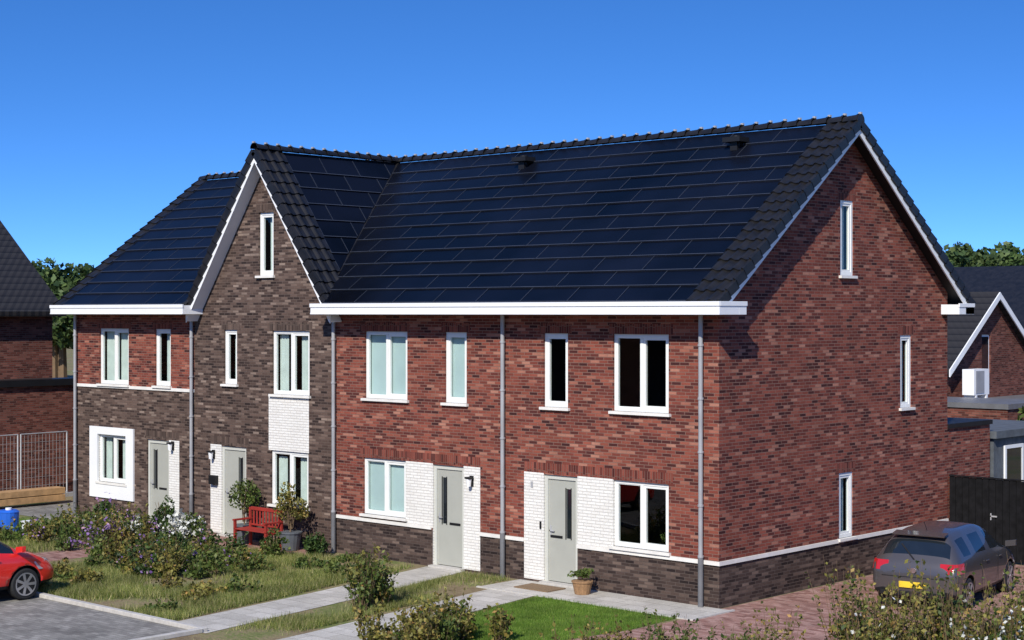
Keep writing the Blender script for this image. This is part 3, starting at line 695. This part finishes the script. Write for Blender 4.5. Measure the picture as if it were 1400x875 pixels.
# houses across the street (behind the viewer, seen only in reflections)
for ox in (-75,-35,5):
    E=empty('brick_house')
    b=B(); b.T=lambda p,ox=ox:(ox-p[0],-42-p[1],p[2])
    hs_=[(-34+k*5.4+q,-34+k*5.4+q+1.4,z,z+1.4) for k in range(6) for q in (0,2.7) for z in (1.0,3.6)]
    wall(b,-36,0,0,5.5,hs_,[],0); 
    b.build('north_wall',[BGB],E)
    b=B()
    for h in hs_: b.box(ox-h[1],ox-h[0],-42.12,-42.1,h[2],h[3])
    b.build('windows',[CGLASS],E)
    b=B(); b.box(ox,ox+.1,-51,-42,0,5.5); b.box(ox+35.9,ox+36,-51,-42,0,5.5); b.build('end_walls',[BGB],E)
    tileroof('roof_north',[(ox,-41.6,5.5),(ox+36,-41.6,5.5),(ox+36,-46.5,9.3),(ox,-46.5,9.3)],E)
    tileroof('roof_south',[(ox,-46.5,9.3),(ox+36,-46.5,9.3),(ox+36,-51.4,5.5),(ox,-51.4,5.5)],E)

E=empty('construction_fence'); b=B()
def panelf(p,q,h=1.95):
    p=Vector(p);q=Vector(q); L=(q-p).length; d=(q-p)/L
    b.cyl(p,p+Vector((0,0,h)),.024,n=6); b.cyl(q,q+Vector((0,0,h)),.024,n=6); b.cyl(p+Vector((0,0,h)),q+Vector((0,0,h)),.018,n=6); b.cyl(p+Vector((0,0,.15)),q+Vector((0,0,.15)),.018,n=6)
    n=int(L/.12)
    for i in range(1,n): a=p+d*(L*i/n); b.cyl(a+Vector((0,0,.15)),a+Vector((0,0,h)),.005,n=4)
    for i in range(1,7): z=.15+(h-.15)*i/7; b.cyl(p+Vector((0,0,z)),q+Vector((0,0,z)),.005,n=4)
    for s in (p,q): b.box(s.x-.1,s.x+.1,s.y-.3,s.y+.3,0,.12)
panelf((-25.1,-3.6,0),(-25.2,-1.1,0)); panelf((-25.2,-1.0,0),(-25.3,.5,0)); panelf((-25.3,.6,0),(-25.4,2.2,0))
b.build('panels',[METAL],E)
b=B()
for k,(x,z) in enumerate(((-24.2,.1),(-23.95,.1),(-24.2,.3),(-23.95,.3))): b.box(x,x+.22,-3.0,1.1,z,z+.18)
b.build('timber_beams',[WOOD],bevel=.01)
b=B()
for k in range(9): b.box(-24.2,-23.2,2.0,2.03,.15+k*.22,.32+k*.22)
b.box(-24.2,-24.1,2.03,2.1,0,2.1); b.box(-23.3,-23.2,2.03,2.1,0,2.1); b.build('slatted_timber_screen',[WOOD])

def treeline(name,spec,mat,size,n):
    e=empty(name); P=[]; b=B()
    for (x,y,r,h) in spec:
        P.append(clump((x,y,h*.55),(r,r,h*.5),n,18,.36)); b.cyl((x,y,0),(x,y,h*.6),r*.08,r*.04,6)
        for k in range(4): a=random.uniform(0,6.28); b.cyl((x,y,h*.35),(x+math.cos(a)*r*.5,y+math.sin(a)*r*.5,h*.7),r*.04,r*.02,5)
    cards('leaves',np.concatenate(P),size,mat,e); b.build('trunks',[STEM],e)
def along(u0,u1,t,n,h):
    out=[]
    for i in range(n):
        u=u0+(u1-u0)*i/(n-1); out.append((17.88+t*(-.677+.736*u)+random.uniform(-3,3),-25.13+t*(.736+.677*u)+random.uniform(-3,3),random.uniform(3.5,5.5),h*random.uniform(.9,1.08)))
    return out
treeline('distant_trees',along(-.34,-.22,130,30,9.2),L_TREE,.30,4500)
treeline('distant_trees',along(.24,.36,150,30,11.3),L_TREE,.32,4500)
bush('garden_tree',(-1.2,17.5,0),(1.6,1.6,2.6),3500,L_MID,.11)
bush('garden_tree',(1.5,22,0),(1.8,1.8,2.6),3500,L_MID,.12)

# ------------------------------------------------------------------ cars
def car(name,paint,loc,heading):
    E=empty(name,(0,0,0))
    st=[(0.00,.70,.34,.60,.70,.62,.63),(.05,.80,.26,.80,.77,.66,.86),(.16,.83,.24,.93,.79,.64,.99),(.36,.845,.23,.95,.80,.57,1.33),(.52,.85,.22,.95,.80,.55,1.40),
        (1.05,.85,.2,.94,.81,.56,1.44),(1.12,.85,.2,.94,.81,.56,1.44),(1.95,.85,.2,.92,.81,.565,1.45),(2.03,.85,.2,.92,.81,.565,1.445),(2.42,.85,.2,.91,.81,.56,1.40),
        (3.02,.85,.2,.90,.80,.66,.985),(3.10,.85,.2,.89,.79,.66,.96),(3.5,.83,.22,.80,.77,.60,.86),(3.80,.78,.25,.64,.70,.50,.70),(3.93,.62,.30,.52,.55,.40,.56)]
    L=3.95; bm=bmesh.new(); rings=[]
    for x,w,zb,zt,wb,wr,zr in st:
        half=[(0,zb),(w*.86,zb),(w*.97,zb+.08),(w,(zb+zt)*.5),(w*.985,zt-.09),(wb,zt),(wr,zr-.05 if zr-zt>.2 else zr-.02),(wr*.82,zr),(0,zr+.015)]
        ring=[bm.verts.new((x-L/2,y,z)) for y,z in half]+[bm.verts.new((x-L/2,-y,z)) for y,z in half[-2:0:-1]]
        rings.append(ring)
    n=len(rings[0]); NS=len(st)
    for i in range(NS-1):
        for k in range(n):
            f=bm.faces.new([rings[i][k],rings[i][(k+1)%n],rings[i+1][(k+1)%n],rings[i+1][k]]); f.smooth=True
            kk=k if k<8 else n-1-k
            if kk==5 and i in(4,6,8,9) : f.material_index=1
            if kk in(6,7) and i==9: f.material_index=1
            if kk in(6,7) and i==2: f.material_index=1
            if kk in(0,1): f.material_index=2
    bm.faces.new(rings[0]); bm.faces.new(rings[-1][::-1])
    bmesh.ops.recalc_face_normals(bm,faces=bm.faces)
    me=bpy.data.meshes.new('body'); bm.to_mesh(me); bm.free()
    for m in(paint,CGLASS,BLACK): me.materials.append(m)
    o=bpy.data.objects.new('body',me); COL.objects.link(o)
    md=o.modifiers.new('s','SUBSURF'); md.levels=2; md.render_levels=2
    cut=[]
    for wx in (.68-L/2,3.15-L/2):
        for sy in(1,-1):
            b=B(); b.cyl((wx,sy*.58,.31),(wx,sy*1.0,.31),.355,n=28); c=b.build('cut',[BLACK]); 
            q=o.modifiers.new('b','BOOLEAN'); q.object=c; q.operation='DIFFERENCE'; q.solver='EXACT'; cut.append(c)
    bpy.context.view_layer.update(); dg=bpy.context.evaluated_depsgraph_get()
    nm=bpy.data.meshes.new_from_object(o.evaluated_get(dg)); o.modifiers.clear(); o.data=nm; nm.name='body'
    for c in cut: bpy.data.objects.remove(c)
    o.parent=E
    b=B()
    for wx in (.68-L/2,3.15-L/2):
        for sy in(1,-1):
            yo=sy*.835; yi=sy*.64
            b.cyl((wx,yi,.305),(wx,yo-sy*.02,.305),.30,n=28,m=0); b.cyl((wx,yo-sy*.02,.305),(wx,yo,.305),.30,.27,n=28,m=0)
            b.cyl((wx,yo-.001*sy,.305),(wx,yo+.004*sy,.305),.205,n=24,m=2)
            for k in range(7):
                a=2*math.pi*k/7; p=Vector((wx+math.cos(a)*.12,yo+.008*sy,.305+math.sin(a)*.12)); dx,dz=math.cos(a),math.sin(a)
                h=.10;w_=.028
                q=[(p.x+dx*h-dz*w_,p.z+dz*h+dx*w_),(p.x+dx*h+dz*w_,p.z+dz*h-dx*w_),(p.x-dx*h+dz*w_*.8,p.z-dz*h-dx*w_*.8),(p.x-dx*h-dz*w_*.8,p.z-dz*h+dx*w_*.8)]
                b.prism([(u,yo+.003*sy,v) for u,v in q],[(u,yo+.014*sy,v) for u,v in q],1)
            b.cyl((wx,yo,.305),(wx,yo+.018*sy,.305),.05,n=12,m=1)
            K=24
            for k in range(K):
                a0=2*math.pi*k/K;a1=2*math.pi*(k+1)/K
                b.face([(wx+math.cos(a0)*.195,yo+.012*sy,.305+math.sin(a0)*.195),(wx+math.cos(a1)*.195,yo+.012*sy,.305+math.sin(a1)*.195),(wx+math.cos(a1)*.222,yo+.012*sy,.305+math.sin(a1)*.222),(wx+math.cos(a0)*.222,yo+.012*sy,.305+math.sin(a0)*.222)],1)
    b.build('wheels',[RUB,RIM,BLACK],E)
    b=B(); X0=-L/2
    for s in (1,-1):
        fp=[(.03,.50),(.03,.72),(.11,.815),(.34,.858),(.34,.70),(.15,.5)]
        b.prism([(X0+x,s*y,.73) for x,y in fp],[(X0+x+.05,s*y*.975,.91) for x,y in fp],0)
        fp=[(-.06,.40),(-.10,.60),(-.24,.765),(-.52,.845),(-.5,.7),(-.3,.4)]
        b.prism([(L/2+x,s*y,.56) for x,y in fp],[(L/2+x-.10,s*y*.98,.715) for x,y in fp],1)
        b.prism([(.98,s*.80,.92),(1.10,s*.80,.92),(1.10,s*.80,1.03),(.98,s*.80,1.03)],[(1.0,s*1.0,.95),(1.08,s*1.0,.95),(1.08,s*1.0,1.06),(1.0,s*1.0,1.06)],3)
        for dx in (-.35,.45): b.box(dx,dx+.16,s*.845,s*.865,.80,.82,3)
        b.box(.38,.386,s*.846,s*.852,.3,.88,5); b.box(-.56,-.554,s*.846,s*.852,.35,.88,5)
        b.box(X0+.03,X0+.06,s*.45,s*.62,.42,.47,0)
    b.box(X0-.03,X0+.02,-.26,.26,.44,.55,2); b.box(X0-.02,X0+.05,-.62,.62,.29,.37,5); b.cyl((X0+.03,0,.76),(X0+.005,0,.76),.055,n=14,m=4)
    b.box(X0-.002,X0+.05,-.6,.6,.632,.640,5)
    b.box(L/2-.06,L/2+.01,-.35,.35,.30,.42,5); b.box(L/2-.07,L/2-.0,-.26,.26,.44,.55,2)
    b.prism([(X0+.10,0.0,.955),(X0+.10,.03,.955),(X0+.3,.33,1.19),(X0+.31,.3,1.20)],[(X0+.085,0,.965),(X0+.085,.03,.965),(X0+.28,.33,1.2),(X0+.29,.3,1.21)],5)
    b.prism([(X0+.28,-.5,1.36),(X0+.28,.5,1.36),(X0+.5,.5,1.41),(X0+.5,-.5,1.41)],[(X0+.27,-.5,1.385),(X0+.27,.5,1.385),(X0+.52,.5,1.425),(X0+.52,-.5,1.425)],3)
    b.cyl((X0+.75,0,1.43),(X0+.6,0,1.60),.006,n=5,m=5)
    b.build('lights_trim_mirrors',[TAIL,LAMPG,PLATE,paint,CHROME,BLACK],E,bevel=.008)
    E.location=loc; E.rotation_euler=(0,0,heading); return E
car('parked_car',PAINTG,(2.50,4.10,.004),math.radians(90+9))
car('parked_car',PAINTR,(-11.15,-9.40,.004),math.radians(90))

# ------------------------------------------------------------------ light, sky, camera
sd=Vector((-.50,1.14,-.94)).normalized()
el=math.asin(-sd.z); az=math.atan2(-sd.x,-sd.y)
W=bpy.data.worlds.new('World'); S.world=W; W.use_nodes=True; nt=W.node_tree; nt.nodes.clear()
sky=nt.nodes.new('ShaderNodeTexSky'); sky.sky_type='NISHITA'; sky.sun_disc=False; sky.sun_elevation=el; sky.sun_rotation=az; sky.air_density=1.0; sky.dust_density=.1; sky.ozone_density=3
tc=nt.nodes.new('ShaderNodeTexCoord'); sp=nt.nodes.new('ShaderNodeSeparateXYZ'); nt.links.new(tc.outputs['Generated'],sp.inputs[0])
cbx=nt.nodes.new('ShaderNodeCombineXYZ'); nt.links.new(sp.outputs[0],cbx.inputs[0]); nt.links.new(sp.outputs[1],cbx.inputs[1])
nt.links.new(M(nt,'ADD',M(nt,'MULTIPLY',M(nt,'MAXIMUM',sp.outputs[2],0),2.5),.095),cbx.inputs[2])
nm_=nt.nodes.new('ShaderNodeVectorMath'); nm_.operation='NORMALIZE'; nt.links.new(cbx.outputs[0],nm_.inputs[0]); nt.links.new(nm_.outputs[0],sky.inputs[0])
hs=nt.nodes.new('ShaderNodeHueSaturation'); hs.inputs['Saturation'].default_value=1.22
bg=nt.nodes.new('ShaderNodeBackground'); bg.inputs[1].default_value=.135; wo=nt.nodes.new('ShaderNodeOutputWorld')
nt.links.new(sky.outputs[0],hs.inputs['Color'])
nt.links.new(mix(nt,1,hs.outputs[0],(.80,1.13,1.55),'MULTIPLY'),bg.inputs[0]); nt.links.new(bg.outputs[0],wo.inputs[0])
sl_=bpy.data.lights.new('sun','SUN'); sl_.energy=5; sl_.angle=math.radians(.5); sl_.color=(1,.95,.86)
so=bpy.data.objects.new('sun',sl_); COL.objects.link(so); so.rotation_euler=sd.to_track_quat('-Z','Y').to_euler(); so.location=(20,-40,40)
cam=bpy.data.cameras.new('camera'); co=bpy.data.objects.new('camera',cam); COL.objects.link(co); S.camera=co
cam.sensor_width=36; cam.lens=36*2251/1400; cam.clip_end=3000
cam.shift_y=-(437.5-428)/1400
co.location=(17.88,-25.13,5.5); co.rotation_euler=(math.radians(90),0,math.radians(42.6))
S.view_settings.view_transform='Standard'; S.view_settings.look='None'; S.view_settings.exposure=0
